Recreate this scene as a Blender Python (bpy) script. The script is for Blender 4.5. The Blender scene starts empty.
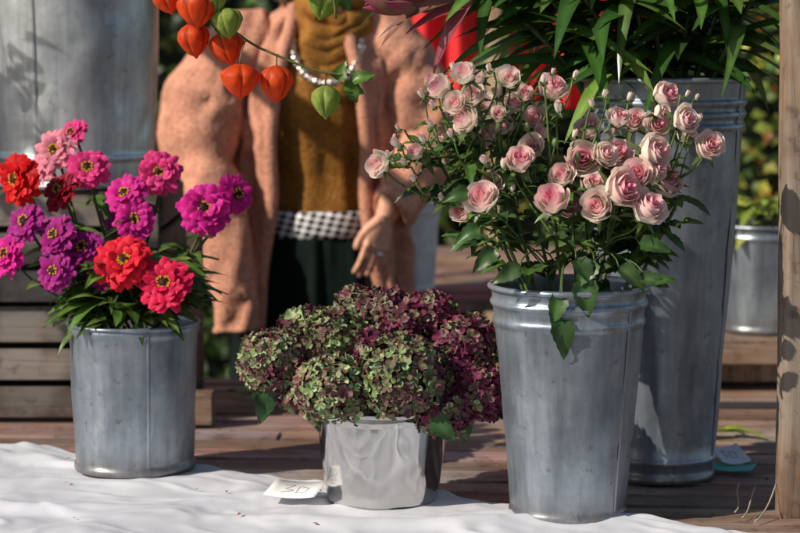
import bpy, math, random
from mathutils import Vector, Matrix, Quaternion, noise
random.seed(7)
R=random.random
def U(a,b): return a+(b-a)*R()
V=Vector
sc=bpy.context.scene
COL=sc.collection
TZ=0.55   # table top height
GZ=-0.09  # ground height

# ------------------------------------------------------------------ materials
def newmat(name):
    m=bpy.data.materials.new(name); m.use_nodes=True
    nt=m.node_tree; b=nt.nodes["Principled BSDF"]
    return m,nt,b
def N(nt,t,**k):
    n=nt.nodes.new(t)
    for a,v in k.items(): setattr(n,a,v)
    return n
def L(nt,a,b): nt.links.new(a,b)
def coords(nt,scale=(1,1,1)):
    tc=N(nt,'ShaderNodeTexCoord'); mp=N(nt,'ShaderNodeMapping')
    mp.inputs['Scale'].default_value=scale
    L(nt,tc.outputs['Object'],mp.inputs['Vector']); return mp.outputs[0]
def noisen(nt,vec,scale,detail=4,rough=.55,dist=0):
    n=N(nt,'ShaderNodeTexNoise'); n.inputs['Scale'].default_value=scale
    n.inputs['Detail'].default_value=detail; n.inputs['Roughness'].default_value=rough
    n.inputs['Distortion'].default_value=dist
    L(nt,vec,n.inputs['Vector']); return n.outputs['Fac']
def ramp(nt,fac,stops):
    r=N(nt,'ShaderNodeValToRGB'); e=r.color_ramp.elements
    while len(e)<len(stops): e.new(.5)
    for i,(p,c) in enumerate(stops):
        e[i].position=p; e[i].color=(c[0],c[1],c[2],1)
    L(nt,fac,r.inputs[0]); return r.outputs[0]
def mix(nt,a,b,fac,mode='MIX'):
    m=N(nt,'ShaderNodeMix',data_type='RGBA',blend_type=mode)
    for s,i in ((a,6),(b,7),(fac,0)):
        if hasattr(s,'is_output'): L(nt,s,m.inputs[i])
        elif i==0: m.inputs[0].default_value=s
        else: m.inputs[i].default_value=(s[0],s[1],s[2],1)
    return m.outputs[2]
def bump(nt,b,h,strength,dist=.002):
    n=N(nt,'ShaderNodeBump'); n.inputs['Strength'].default_value=strength
    n.inputs['Distance'].default_value=dist
    L(nt,h,n.inputs['Height']); L(nt,n.outputs[0],b.inputs['Normal'])
def attr(nt):
    a=N(nt,'ShaderNodeAttribute'); a.attribute_name='Col'; return a.outputs['Color']

def plantmat(name,trans=.3,rough=.5,nscale=90,var=.35,spec=.3,bmp=0):
    m,nt,b=newmat(name)
    c=attr(nt)
    if var:
        v=coords(nt); f=noisen(nt,v,nscale,2)
        d=ramp(nt,f,[(.3,(1-var,)*3),(.7,(1,)*3)])
        col=mix(nt,c,d,1.0,'MULTIPLY')
        if bmp: bump(nt,b,f,bmp,.001)
    else: col=c
    L(nt,col,b.inputs['Base Color'])
    b.inputs['Roughness'].default_value=rough
    b.inputs['Specular IOR Level'].default_value=spec
    t=N(nt,'ShaderNodeBsdfTranslucent'); L(nt,col,t.inputs[0])
    ms=N(nt,'ShaderNodeMixShader'); ms.inputs[0].default_value=trans
    L(nt,b.outputs[0],ms.inputs[1]); L(nt,t.outputs[0],ms.inputs[2])
    L(nt,ms.outputs[0],nt.nodes['Material Output'].inputs[0])
    return m
PETAL=plantmat('petal',.35,.55,120,.08,.2)
LEAF=plantmat('leaf',.28,.4,60,.4,.45,.3)
HLEAF=plantmat('hedge_leaf',.25,.45,60,0,.35)
GLOSSLEAF=plantmat('glossy_leaf',.3,.28,40,.3,.5)
HYDR=plantmat('hydrangea_petal',.15,.5,160,0,.3)
PAPER=plantmat('lantern_paper',.45,.5,50,.25,.3,.2)

def zinc(name,c1,c2,metal=.55,rough=.42):
    m,nt,b=newmat(name)
    v=coords(nt,(1,1,.35)); v2=coords(nt)
    f=noisen(nt,v,9,5,.65,.4)
    col=ramp(nt,f,[(.3,c1),(.52,[(x+y)/2 for x,y in zip(c1,c2)]),(.72,c2)])
    st=noisen(nt,coords(nt,(30,30,1.2)),3,3,.6)
    s=ramp(nt,st,[(.35,(.68,.7,.72)),(.6,(1,1,1))])
    col=mix(nt,col,s,.6,'MULTIPLY')
    vo=N(nt,'ShaderNodeTexVoronoi'); vo.inputs['Scale'].default_value=90; L(nt,v2,vo.inputs['Vector'])
    sp=ramp(nt,vo.outputs['Color'],[(0,(.84,.84,.84)),(1,(1,1,1))])
    col=mix(nt,col,sp,.8,'MULTIPLY')
    g=noisen(nt,v2,38,4,.72); gr=ramp(nt,g,[(.6,(1,1,1)),(.7,(.5,.46,.42))])
    col=mix(nt,col,gr,.75,'MULTIPLY')
    g=noisen(nt,v2,5,3,.6); gr=ramp(nt,g,[(.38,(.62,.63,.66)),(.6,(1,1,1))])
    col=mix(nt,col,gr,.8,'MULTIPLY')
    sx=N(nt,'ShaderNodeSeparateXYZ'); L(nt,v2,sx.inputs[0])
    hz_=N(nt,'ShaderNodeMapRange'); hz_.inputs['From Min'].default_value=0; hz_.inputs['From Max'].default_value=.05; hz_.inputs['To Min'].default_value=1.1; hz_.inputs['To Max'].default_value=0
    L(nt,sx.outputs[2],hz_.inputs[0]); ml=N(nt,'ShaderNodeMath',operation='MULTIPLY'); L(nt,hz_.outputs[0],ml.inputs[0]); L(nt,noisen(nt,v2,30,4,.7),ml.inputs[1])
    col=mix(nt,col,(.14,.09,.055),ml.outputs[0])
    L(nt,col,b.inputs['Base Color'])
    b.inputs['Metallic'].default_value=metal
    rr=N(nt,'ShaderNodeMapRange'); rr.inputs['To Min'].default_value=rough-.12; rr.inputs['To Max'].default_value=rough+.18
    L(nt,f,rr.inputs[0]); L(nt,rr.outputs[0],b.inputs['Roughness'])
    bump(nt,b,noisen(nt,v2,14,3),.4,.004)
    return m
ZINC=zinc('zinc',(.24,.29,.34),(.5,.55,.61),.62,.33)
ZINC_L=zinc('zinc_pale',(.5,.53,.56),(.8,.82,.84),.65,.32)
m,nt,b=newmat('polished_steel'); STEEL=m
b.inputs['Base Color'].default_value=(.6,.59,.58,1); b.inputs['Metallic'].default_value=1
f=noisen(nt,coords(nt,(1,1,12)),20,3); rr=N(nt,'ShaderNodeMapRange'); rr.inputs['To Min'].default_value=.05; rr.inputs['To Max'].default_value=.14
L(nt,f,rr.inputs[0]); L(nt,rr.outputs[0],b.inputs['Roughness']); bump(nt,b,noisen(nt,coords(nt,(1.6,1.6,.3)),9,2),.5,.007)

def wood(name,axis='x',c1=(.07,.035,.018),c2=(.2,.1,.055),c3=(.3,.17,.1),rough=.65):
    m,nt,b=newmat(name)
    s={'x':(1.5,28,28),'z':(28,28,1.5),'y':(28,1.5,28)}[axis]
    v=coords(nt,s); f=noisen(nt,v,1.6,6,.65,.6)
    col=ramp(nt,f,[(.3,c1),(.5,c2),(.7,c3)])
    f2=noisen(nt,coords(nt),6,4)
    st=ramp(nt,f2,[(.35,(.5,.5,.52)),(.6,(1,1,1))])
    col=mix(nt,col,st,.75,'MULTIPLY')
    f4=noisen(nt,coords(nt),3.5,4,.7); col=mix(nt,col,mix(nt,col,(.3,.27,.24),.6),ramp(nt,f4,[(.42,(0,0,0)),(.62,(1,1,1))]))
    f3=noisen(nt,coords(nt),25,4,.7); col=mix(nt,col,ramp(nt,f3,[(.55,(1,1,1)),(.66,(.42,.38,.36))]),.7,'MULTIPLY')
    col=mix(nt,col,attr(nt),1,'MULTIPLY')
    L(nt,col,b.inputs['Base Color']); b.inputs['Roughness'].default_value=rough
    bump(nt,b,f,.8,.004); return m
WOODX=wood('brown_boards','x',(.1,.055,.038),(.29,.165,.115),(.46,.31,.23),.6)
WOODZ=wood('post_wood','z',(.09,.055,.035),(.2,.13,.085),(.32,.22,.15))
WOODD=wood('dark_crate_wood','x',(.025,.016,.011),(.075,.042,.028),(.13,.08,.055))

def simple(name,c,rough=.7,metal=0,nscale=30,var=.15,bstr=.2,bd=.002):
    m,nt,b=newmat(name); v=coords(nt); f=noisen(nt,v,nscale,4)
    col=ramp(nt,f,[(.3,[x*(1-var) for x in c]),(.7,[min(1,x*(1+var)) for x in c])])
    L(nt,col,b.inputs['Base Color']); b.inputs['Roughness'].default_value=rough; b.inputs['Metallic'].default_value=metal
    bump(nt,b,f,bstr,bd); return m
CLOTH=simple('white_tablecloth',(.57,.58,.63),.85,0,14,.08,.3,.003)
PLASTIC=simple('white_plastic',(.75,.75,.74),.4)
CARD=simple('paper_card',(.72,.72,.72),.8,0,30,.04)
TEAL=simple('teal_card',(.1,.5,.45),.7,0,30,.08)
INK=simple('ink',(.06,.05,.1),.6)
RED=simple('red_fabric',(.7,.015,.02),.8,0,6,.25)
GREYW=simple('grey_painted_board',(.4,.37,.32),.8,0,8,.2)
HAIR=simple('hair',(.09,.045,.02),.45,0,200,.5)
SKIN=simple('skin',(.72,.38,.26),.55,0,55,.16,.5,.002)
_b=SKIN.node_tree.nodes["Principled BSDF"]; _b.inputs['Subsurface Weight'].default_value=.15; _b.inputs['Subsurface Scale'].default_value=.006; _b.inputs['Specular IOR Level'].default_value=.3
NAIL=simple('nail',(.75,.3,.28),.25,0,30,.05)
DARK=simple('dark_leather',(.03,.025,.02),.5)
SILVER=simple('silver',(.8,.78,.74),.18,1)
PEARL=simple('bead',(.5,.42,.36),.2,.6)
EYE=simple('eye_white',(.75,.73,.7),.2); IRIS=simple('iris',(.06,.04,.03),.15); LIP=simple('lips',(.5,.14,.12),.4)
def knit(name,c,scale,rough=.9,spark=0):
    m,nt,b=newmat(name); v=coords(nt)
    vo=N(nt,'ShaderNodeTexVoronoi'); vo.inputs['Scale'].default_value=scale
    L(nt,coords(nt,(1,1,.6)),vo.inputs['Vector'])
    f=noisen(nt,v,18,4)
    col=ramp(nt,f,[(.3,[x*.7 for x in c]),(.7,[min(1,x*1.15) for x in c])])
    d=ramp(nt,vo.outputs['Distance'],[(0,(1,1,1)),(.75,(.4,.34,.32))])
    col=mix(nt,col,d,.8,'MULTIPLY')
    b.inputs['Roughness'].default_value=rough
    b.inputs['Specular IOR Level'].default_value=.15
    if spark:
        s=ramp(nt,vo.outputs['Color'],[(.76,(0,0,0)),(.8,(.6,.6,.6))]); L(nt,s,b.inputs['Metallic'])
        col=mix(nt,col,(.6,.42,.18),mix(nt,(0,0,0),s,.5))
        b.inputs['Roughness'].default_value=.6
    L(nt,col,b.inputs['Base Color'])
    bn=N(nt,'ShaderNodeBump'); bn.inputs['Strength'].default_value=.8; bn.inputs['Distance'].default_value=.003; bn.invert=True
    L(nt,vo.outputs['Distance'],bn.inputs['Height']); L(nt,bn.outputs[0],b.inputs['Normal'])
    return m
CARDI=knit('peach_knit',(.9,.44,.3),200)
SWEAT=knit('mustard_sequin_knit',(.44,.2,.035),210,.6,1)
SCARF=knit('rust_scarf_knit',(.5,.23,.05),240)
SKIRT=simple('black_green_velvet',(.004,.01,.008),.85,0,12,.4); SKIRT.node_tree.nodes["Principled BSDF"].inputs['Specular IOR Level'].default_value=.12
m,nt,b=newmat('black_white_weave'); BELT=m
ck=N(nt,'ShaderNodeTexChecker'); ck.inputs['Scale'].default_value=62
mp=N(nt,'ShaderNodeMapping'); mp.inputs['Rotation'].default_value=(0,.55,0); mp.inputs['Scale'].default_value=(1,.05,1.5)
L(nt,coords(nt),mp.inputs[0]); L(nt,mp.outputs[0],ck.inputs['Vector'])
ck.inputs[1].default_value=(.85,.85,.85,1); ck.inputs[2].default_value=(.015,.015,.015,1); L(nt,ck.outputs[0],b.inputs['Base Color'])
m,nt,b=newmat('paving'); PAVE=m
br=N(nt,'ShaderNodeTexBrick'); br.inputs['Scale'].default_value=4; L(nt,coords(nt),br.inputs['Vector'])
br.inputs['Color1'].default_value=(.2,.18,.16,1); br.inputs['Color2'].default_value=(.27,.25,.22,1); br.inputs['Mortar'].default_value=(.08,.075,.07,1)
L(nt,mix(nt,br.outputs[0],ramp(nt,noisen(nt,coords(nt),8,6),[(.3,(.6,.6,.6)),(.7,(1,1,1))]),1,'MULTIPLY'),b.inputs['Base Color']); b.inputs['Roughness'].default_value=.85
m,nt,b=newmat('brick'); BRICK=m
br=N(nt,'ShaderNodeTexBrick'); br.inputs['Scale'].default_value=6
mp=N(nt,'ShaderNodeMapping'); mp.inputs['Rotation'].default_value=(math.radians(90),0,0)
L(nt,coords(nt),mp.inputs[0]); L(nt,mp.outputs[0],br.inputs['Vector'])
br.inputs['Color1'].default_value=(.25,.1,.06,1); br.inputs['Color2'].default_value=(.32,.15,.09,1); br.inputs['Mortar'].default_value=(.3,.27,.24,1)
L(nt,br.outputs[0],b.inputs['Base Color']); b.inputs['Roughness'].default_value=.9
GLASS=simple('window_glass',(.03,.04,.05),.08)
WHITE=simple('white_paint',(.75,.74,.7),.5)
ROOF=simple('roof_tile',(.2,.08,.05),.8)
STRAW=simple('straw',(.45,.33,.17),.8)

# ------------------------------------------------------------------ mesh builder
class MB:
    def __init__(s): s.v=[];s.f=[];s.c=[];s.m=[]
    def add(s,vs,fs,col,mi=0,M=None):
        o=len(s.v)
        if M is not None: vs=[M@V(p) for p in vs]
        s.v.extend([tuple(p) for p in vs])
        s.f.extend([tuple(i+o for i in f) for f in fs]); s.m.extend([mi]*len(fs))
        if isinstance(col,list): s.c.extend(col)
        else: s.c.extend([col]*len(vs))
    def build(s,name,mats,parent=None,smooth=True,mods=()):
        me=bpy.data.meshes.new(name); me.from_pydata(s.v,[],s.f); 
        for m in mats: me.materials.append(m)
        me.polygons.foreach_set('material_index',s.m)
        me.polygons.foreach_set('use_smooth',[smooth]*len(s.f))
        a=me.color_attributes.new('Col','FLOAT_COLOR','POINT')
        fl=[]
        for c in s.c: fl.extend((c[0],c[1],c[2],1))
        a.data.foreach_set('color',fl); me.update()
        ob=bpy.data.objects.new(name,me); COL.objects.link(ob)
        if parent: ob.parent=parent
        return ob
def empty(name,loc=(0,0,0)):
    e=bpy.data.objects.new(name,None); e.location=loc; e.empty_display_size=.05; COL.objects.link(e); return e
def grid(fn,nu,nv,close_v=False):
    vs=[];fs=[];par=[]
    nvv=nv if close_v else nv+1
    for i in range(nu+1):
        for j in range(nvv):
            u=i/nu; v=j/nv; vs.append(fn(u,v)); par.append((u,v))
    for i in range(nu):
        for j in range(nv):
            j2=(j+1)%nvv
            fs.append((i*nvv+j,i*nvv+j2,(i+1)*nvv+j2,(i+1)*nvv+j))
    return vs,fs,par
def orient(n,spin=0,loc=(0,0,0),s=1):
    q=V((0,0,1)).rotation_difference(V(n).normalized())
    return Matrix.Translation(V(loc))@q.to_matrix().to_4x4()@Matrix.Rotation(spin,4,'Z')@Matrix.Scale(s,4)
def frameY(d,up,loc,s=1):
    y=V(d).normalized(); z=V(up)-y*V(up).dot(y)
    if z.length<1e-4: z=V((1,0,0))-y*y.x
    z.normalize(); x=y.cross(z)
    M=Matrix((x,y,z)).transposed().to_4x4()
    return Matrix.Translation(V(loc))@M@Matrix.Scale(s,4)
def tube(mb,pts,rad,col,mi=0,n=6,cap=True,sx=1):
    pts=[V(p) for p in pts]
    if not hasattr(rad,'__len__'): rad=[rad]*len(pts)
    vs=[];fs=[]; nrm=None
    for i,p in enumerate(pts):
        t=(pts[min(i+1,len(pts)-1)]-pts[max(i-1,0)]).normalized()
        if nrm is None:
            nrm=t.orthogonal().normalized()
        nrm=(nrm-t*nrm.dot(t)).normalized(); bn=t.cross(nrm)
        for k in range(n):
            a=2*math.pi*k/n
            vs.append(p+(nrm*math.cos(a)*sx+bn*math.sin(a))*rad[i])
    for i in range(len(pts)-1):
        for k in range(n):
            k2=(k+1)%n; fs.append((i*n+k,i*n+k2,(i+1)*n+k2,(i+1)*n+k))
    if cap:
        fs.append(tuple(range(n))[::-1]); fs.append(tuple((len(pts)-1)*n+k for k in range(n)))
    mb.add(vs,fs,col,mi)
def bez(a,b,c,d,n=10):
    a,b,c,d=V(a),V(b),V(c),V(d); o=[]
    for i in range(n+1):
        t=i/n; o.append(a*(1-t)**3+b*3*t*(1-t)**2+c*3*t*t*(1-t)+d*t**3)
    return o
def box(mb,c,s,col=(1,1,1),mi=0,M=None,bev=.0):
    x,y,z=[k/2 for k in s]; b=min(bev,x*.9,y*.9,z*.9)
    if b<=0:
        vs=[V((i*x,j*y,k*z))+V(c) for i in(-1,1) for j in(-1,1) for k in(-1,1)]
        fs=[(0,1,3,2),(4,6,7,5),(0,4,5,1),(2,3,7,6),(0,2,6,4),(1,5,7,3)]
    else:
        import bmesh
        bm=bmesh.new(); bmesh.ops.create_cube(bm,size=1)
        for v in bm.verts: v.co=V((v.co.x*2*x,v.co.y*2*y,v.co.z*2*z))
        bmesh.ops.bevel(bm,geom=list(bm.edges),offset=b,segments=2,affect='EDGES')
        bm.verts.index_update()
        vs=[v.co+V(c) for v in bm.verts]; fs=[tuple(v.index for v in f.verts) for f in bm.faces]; bm.free()
    mb.add(vs,fs,col,mi,M)
def sphere(mb,c,r,col,mi=0,nu=8,nv=10,sc3=(1,1,1)):
    vs,fs,_=grid(lambda u,v:(c[0]+r*sc3[0]*math.sin(math.pi*(u*.98+.01))*math.cos(2*math.pi*v),c[1]+r*sc3[1]*math.sin(math.pi*(u*.98+.01))*math.sin(2*math.pi*v),c[2]+r*sc3[2]*math.cos(math.pi*u)),nu,nv,True)
    mb.add(vs,fs,col,mi)
def jit(c,a=.12):
    k=1+U(-a,a); return tuple(max(0,x*k*(1+U(-a,a)*.4)) for x in c)
def lerp(a,b,t): return tuple(x+(y-x)*t for x,y in zip(a,b))

def leaf(mb,base,d,up,ln,w,col,mi=0,fold=.25,droop=.4,ser=.0,nu=7,nv=4,wavy=.05,shape=.55):
    M=frameY(d,up,base)
    ph=U(0,6)
    def fn(u,v):
        vv=2*v-1
        prof=max(0,math.sin(math.pi*min(1,u**shape)))**.8 if u<1 else 0
        ww=w*.5*max(prof,.02)
        if ser and 0<u<1: ww*=1+ser*((int(u*nu+.5)%2)-.5)
        x=vv*ww; z=fold*abs(vv)*ww-droop*ln*u*u+wavy*w*math.sin(u*9+ph+vv*2)
        return (x,ln*u*(1-.15*droop*u),z)
    vs,fs,par=grid(fn,nu,nv)
    cols=[]
    for u,v in par:
        k=1.0+.25*(.5-abs(2*v-1)) if abs(2*v-1)>.05 else 1.45
        cols.append(tuple(min(1,x*k) for x in col))
    mb.add(vs,fs,cols,mi,M)

# ------------------------------------------------------------------ world, sun, camera
w=bpy.data.worlds.new("World"); sc.world=w; w.use_nodes=True
SUN=V((-.77,-.42,.60)).normalized()
el=math.asin(SUN.z); az=math.atan2(SUN.x,SUN.y)
sky=w.node_tree.nodes.new('ShaderNodeTexSky'); sky.sky_type='NISHITA'; sky.sun_disc=False
sky.sun_elevation=el; sky.sun_rotation=az
bg=w.node_tree.nodes['Background']; bg.inputs[1].default_value=.085
w.node_tree.links.new(sky.outputs[0],bg.inputs[0])
sl=bpy.data.lights.new('sun','SUN'); sl.energy=5; sl.angle=math.radians(.5); sl.color=(1,.91,.77)
so=bpy.data.objects.new('sun',sl); COL.objects.link(so); so.rotation_euler=SUN.to_track_quat('Z','Y').to_euler(); so.location=SUN*8
cam=bpy.data.cameras.new('camera'); co=bpy.data.objects.new('camera',cam); COL.objects.link(co)
co.location=(0,-.45,1.313); co.rotation_euler=(math.radians(90-6.14),0,0); cam.lens=99; cam.clip_end=500; cam.clip_start=.05
cam.dof.use_dof=True; cam.dof.focus_distance=3.4; cam.dof.aperture_fstop=4.5
sc.camera=co
sc.view_settings.view_transform='Standard'; sc.view_settings.look='None'; sc.view_settings.exposure=0

# ------------------------------------------------------------------ ground & building & hedge
mb=MB(); vs,fs,_=grid(lambda u,v:((u-.5)*240,(v-.3)*240,GZ),24,24); mb.add(vs,fs,(1,1,1)); mb.build('ground',[PAVE])

house=empty('brick_house',(0,15,0))
def part(mbx,name,mats,parent,off=None,smooth=False):
    o=mbx.build(name,mats,None,smooth); o.parent=parent
    o.matrix_parent_inverse=Matrix.Translation(-V(parent.location)) ; return o
mb=MB()
wx=[-9,-6.2,-5,-2.4,-1.2,1.4,2.6,5.2,6.4,9]; zz=[GZ,.9,2.3,3.6,5,6]
for i in range(9):
    for j in range(5):
        if i%2==1 and j in(1,3): continue
        box(mb,((wx[i]+wx[i+1])/2,15.2,(zz[j]+zz[j+1])/2),(wx[i+1]-wx[i]+(.0),.4,zz[j+1]-zz[j]))
part(mb,'walls',[BRICK],house)
mb=MB(); mg=MB()
for i in (1,3,5,7):
    for j in (1,3):
        cx=(wx[i]+wx[i+1])/2; cz=(zz[j]+zz[j+1])/2; W=wx[i+1]-wx[i]; H=zz[j+1]-zz[j]
        box(mg,(cx,15.2,cz),(W-.1,.02,H-.1))
        for sx in(-1,1): box(mb,(cx+sx*(W/2-.04),15.1,cz),(.075,.1,H-.01))
        for sz in(-1,1): box(mb,(cx,15.1,cz+sz*(H/2-.04)),(W-.17,.09,.075))
        box(mb,(cx,15.11,cz),(.05,.07,H-.17)); box(mb,(cx,14.93,cz-H/2-.05),(W+.2,.14,.08))
part(mb,'window_frames',[WHITE],house); part(mg,'window_glass',[GLASS],house)
mb=MB(); mb.add([(-9.4,14.5,5.95),(9.4,14.5,5.95),(9.4,18,8.5),(-9.4,18,8.5),(9.4,21.5,5.95),(-9.4,21.5,5.95)],[(0,1,2,3),(3,2,4,5)],(1,1,1)); part(mb,'roof',[ROOF],house)

def hedge(name,x0,x1,y0,y1,z0,z1,n,cols,size=(.04,.08)):
    mb=MB()
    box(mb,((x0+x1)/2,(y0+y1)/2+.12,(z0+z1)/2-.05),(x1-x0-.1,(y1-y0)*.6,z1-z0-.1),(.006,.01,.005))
    for _ in range(n):
        x=U(x0,x1); z=z0+(z1-z0)*R()
        nn=noise.noise(V((x*1.7,z*1.7,3)))*.22+noise.noise(V((x*5,z*5,8)))*.1
        y=y0+.12-nn+U(-.05,.12) if R()<.85 else U(y0,y1); 
        if R()<.06: z=z1+U(0,.12)
        t=noise.noise(V((x*2.5,z*2.5,1)))
        c=random.choice(cols); c=jit(c,.35); c=tuple(k*(1.1+t) for k in c)
        d=V((U(-1,1),U(-1,.2),U(-1,.4))); s=U(*size)
        M=frameY(d,V((U(-.6,.6),-.8,U(0,1))),(x,y,z))
        mb.add([(0,0,0),(-s*.42,s*.4,.1*s),(0,s*.5,0),(s*.42,s*.4,.1*s),(0,s,-.15*s)],[(0,2,1),(0,3,2),(1,2,4),(2,3,4)],c,0,M)
    return mb.build(name,[HLEAF],None,False)
G=[(.04,.08,.02),(.055,.1,.02),(.03,.06,.014),(.08,.1,.016),(.016,.04,.012)]
hedge('hedge',-3.2,1.25,7.4,8.3,GZ,2.3,7500,G)
hedge('ivy_hedge',1.0,3.0,6.0,6.9,GZ,2.6,8500,G+[(.34,.38,.05),(.36,.15,.03),(.2,.28,.05),(.3,.36,.06)],(.035,.065))

# background stall frame with red curtain
st=empty('market_stall',(0,6.4,0))
mb=MB()
for x in (-1.7,.29,2.1): box(mb,(x,6.4,(2.5+GZ)/2),(.045,.045,2.5-GZ),(2.2,2.1,1.7),0,None,.004)
box(mb,(.2,6.4,2.53),(4.0,.05,.05),(1.8,1.8,1.5),0,None,.004); part(mb,'posts',[WOODZ],st)
mb=MB()
for (x0,x1,zb) in ((.0,.24,1.1),(.34,.8,1.08),(.95,1.35,1.35)):
    vs,fs,_=grid(lambda u,v:(x0+(x1-x0)*u,6.46+.03*math.sin(u*(x1-x0)*60)*(1-v*.3),zb+(2.5-zb)*v+.02*math.sin(u*9)),24,8); mb.add(vs,fs,(1,1,1))
part(mb,'curtain',[RED],st,smooth=True)

# ------------------------------------------------------------------ main table
def boards(name,x0,x1,y0,y1,z,wd,mats,rot=0,th=.028,tint=1):
    p=empty(name,((x0+x1)/2,(y0+y1)/2,0)); mb=MB(); c=V(((x0+x1)/2,(y0+y1)/2,0))
    M=Matrix.Translation(c)@Matrix.Rotation(rot,4,'Z')@Matrix.Translation(-c)
    y=y0
    while y<y1-.02:
        ww=wd*U(.85,1.15); ww=min(ww,y1-y)
        k=U(.55,1.25)*tint; col=(k,k*U(.95,1.1),k*U(.9,1.25)); j=U(x0+.4,x1-.4)
        dz=U(-.004,0)
        box(mb,((x0+j)/2,y+ww/2,z-th/2+dz),(j-x0-.005,ww-.008,th),col,0,M,.003)
        k2=k*U(.8,1.2); box(mb,((x1+j)/2,y+ww/2,z-th/2+dz-.001),(x1-j-.003,ww-.008,th),(k2,k2,k2*.97),0,M,.003)
        y+=ww
    part(mb,'top_boards',[mats],p,smooth=False)
    mb=MB()
    for xx in (x0+.12,(x0+x1)/2,x1-.12):
        box(mb,(xx,(y0+y1)/2,z-th-.035),(.05,(y1-y0)*.94,.06),(.6,.6,.6),0,M)
        for yy in (y0+.12,y1-.12): box(mb,(xx,yy,(z-th-.07+GZ)/2),(.06,.06,z-th-.07-GZ),(.7,.7,.7),0,M)
    part(mb,'frame',[WOODZ],p); return p
boards('wooden_table',-1.7,1.5,2.74,4.33,TZ,.085,WOODX,math.radians(-3))
boards('display_bench',-.02,1.6,4.86,6.2,.66,.11,WOODX,0,.028,1.1)

# tablecloth
mb=MB()
pts=[(-1.5,3.68),(-.727,3.53),(-.343,3.33),(-.149,3.20),(.08,3.08),(.18,3.04),(.38,2.90),(.6,2.79)]
def backY(x):
    for (a,ya),(b_,yb) in zip(pts,pts[1:]):
        if x<=b_: return ya+(yb-ya)*(x-a)/(b_-a)
    return pts[-1][1]
def wr(x,y):
    wxx=x+.05*noise.noise(V((x*4,y*4,50))); wyy=y+.05*noise.noise(V((x*4,y*4,60)))
    a=noise.noise(V((wxx*5,wyy*9,0)))+.5*noise.noise(V((wxx*12+wyy*6,wyy*15,4)))+.22*noise.noise(V((wxx*30,wyy*26,9)))
    def rd(sx,sy,sh,s0,w_):
        t=abs(noise.noise(V((wxx*sx+wyy*sh,wyy*sy-wxx*sh*.4,s0))))*w_; return math.exp(-t*t*2.2)
    env=min(1,max(0,.5+1.2*noise.noise(V((x*3,y*3,33)))))
    return .0065*a+.012*rd(2.2,4.2,1.8,2,5)*env+.010*rd(3.4,6,-4,12,5.5)*(1-env)+.004*rd(7,9,5,22,5)*env
def cf(u,v):
    x=-1.5+2.1*u; yb=backY(x)+.014*noise.noise(V((x*9,0,0)))+.006*noise.noise(V((x*30,0,0)))
    yf=2.6; top=yb-yf; tot=top+.34; s=v*tot
    if s<top-.02:
        y=yb-s; z=TZ+.006+wr(x,y)
        if s<.02: z-= .003
        return (x,y,max(TZ+.0035,z))
    k=s-(top-.02)
    return (x,yf+.02-min(k,.03)*.8-.012*math.sin(x*26+math.sin(x*7)*2)*min(1,k*4)-.012,TZ+.006-max(0,k-.005))
vs,fs,_=grid(cf,420,200); mb.add(vs,fs,(1,1,1)); mb.build('tablecloth',[CLOTH])

# ------------------------------------------------------------------ buckets
def bucket(name,loc,rb,rt,h,ribs=(),mat=ZINC,rim=.004,seam=None,wob=.0012,foot=True,dents=0):
    prof=[(0.0005,.004),(rb*.96,.004)]
    if foot: prof+= [(rb*1.0,0),(rb*1.03,.001),(rb*1.035,.006),(rb*1.03,.011),(rb*1.005,.014)]
    else: prof+=[(rb*.985,.0),(rb,.004)]
    rad=lambda z: rb+(rt-rb)*z/h
    nz=28; zs=[.02+(h-.03)*i/nz for i in range(nz+1)]
    for rz,ra in ribs:
        zs=[z for z in zs if abs(z-rz)>.009]; zs+=[rz+k for k in (-.0075,-.005,-.0025,0,.0025,.005,.0075)]
    for z in sorted(zs):
        r=rad(z)
        for rz,ra in ribs:
            if abs(z-rz)<.0076: r+=ra*math.cos((z-rz)/.0075*math.pi/2)
        prof.append((r,z))
    for k in range(9):
        a=-math.pi*.6+k/8*math.pi*1.5
        prof.append((rt+.001+rim*math.cos(a),h-rim+rim*math.sin(a)))
    prof+=[(rt-.003,h-.01),(rad(h*.5)-.003,h*.5),(rb-.004,.03),(.0005,.028)]
    mb=MB(); n=96
    vs,fs,_=grid(lambda u,v:(0,0,0),len(prof)-1,n,True); vs=[]
    for (r,z) in prof:
        for j in range(n):
            a=2*math.pi*j/n; ca,sa=math.cos(a),math.sin(a)
            rr=r
            if r>.02:
                rr+=wob*2.5*noise.noise(V((ca*2.2+loc[0]*9,sa*2.2,z*9)))
                dn=noise.noise(V((ca*4+loc[0]*5,sa*4,z*22)))
                rr-=dents*max(0,dn-.25)
            vs.append((rr*ca,rr*sa,z))
    mb.add(vs,fs,(1,1,1))
    if seam is not None:
        def sf(u,v):
            a=seam+(v-.5)*.06; z=.016+(h-.026)*u
            r=rad(z)+.0008+(.0012 if 0<v<1 else 0)
            return (r*math.cos(a),r*math.sin(a),z)
        vs,fs,_=grid(sf,20,3); mb.add(vs,fs,(1,1,1))
    ob=mb.build(name,[mat]); ob.location=loc; return ob
bucket('zinc_bucket',(.265,2.96,TZ+.006),.090,.122,.365,[(.335,.0045),(.306,.003)],ZINC,.005,seam=-.75,dents=.006)
bucket('zinc_bucket',(-.459,3.30,TZ+.011),.101,.111,.256,[(.242,.002)],ZINC,.0035,seam=-1.22,dents=.006)
bucket('tall_zinc_bucket',(.447,3.28,TZ+.002),.092,.138,.683,[(.64,.0045),(.62,.0045),(.60,.0045),(.035,.003)],ZINC,.005,seam=-.5,dents=.006)
bucket('steel_pot',(-.029,3.05,TZ+.010),.090,.108,.154,[(.140,.001)],STEEL,.0025,wob=.0014,foot=False,dents=.005)
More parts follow.
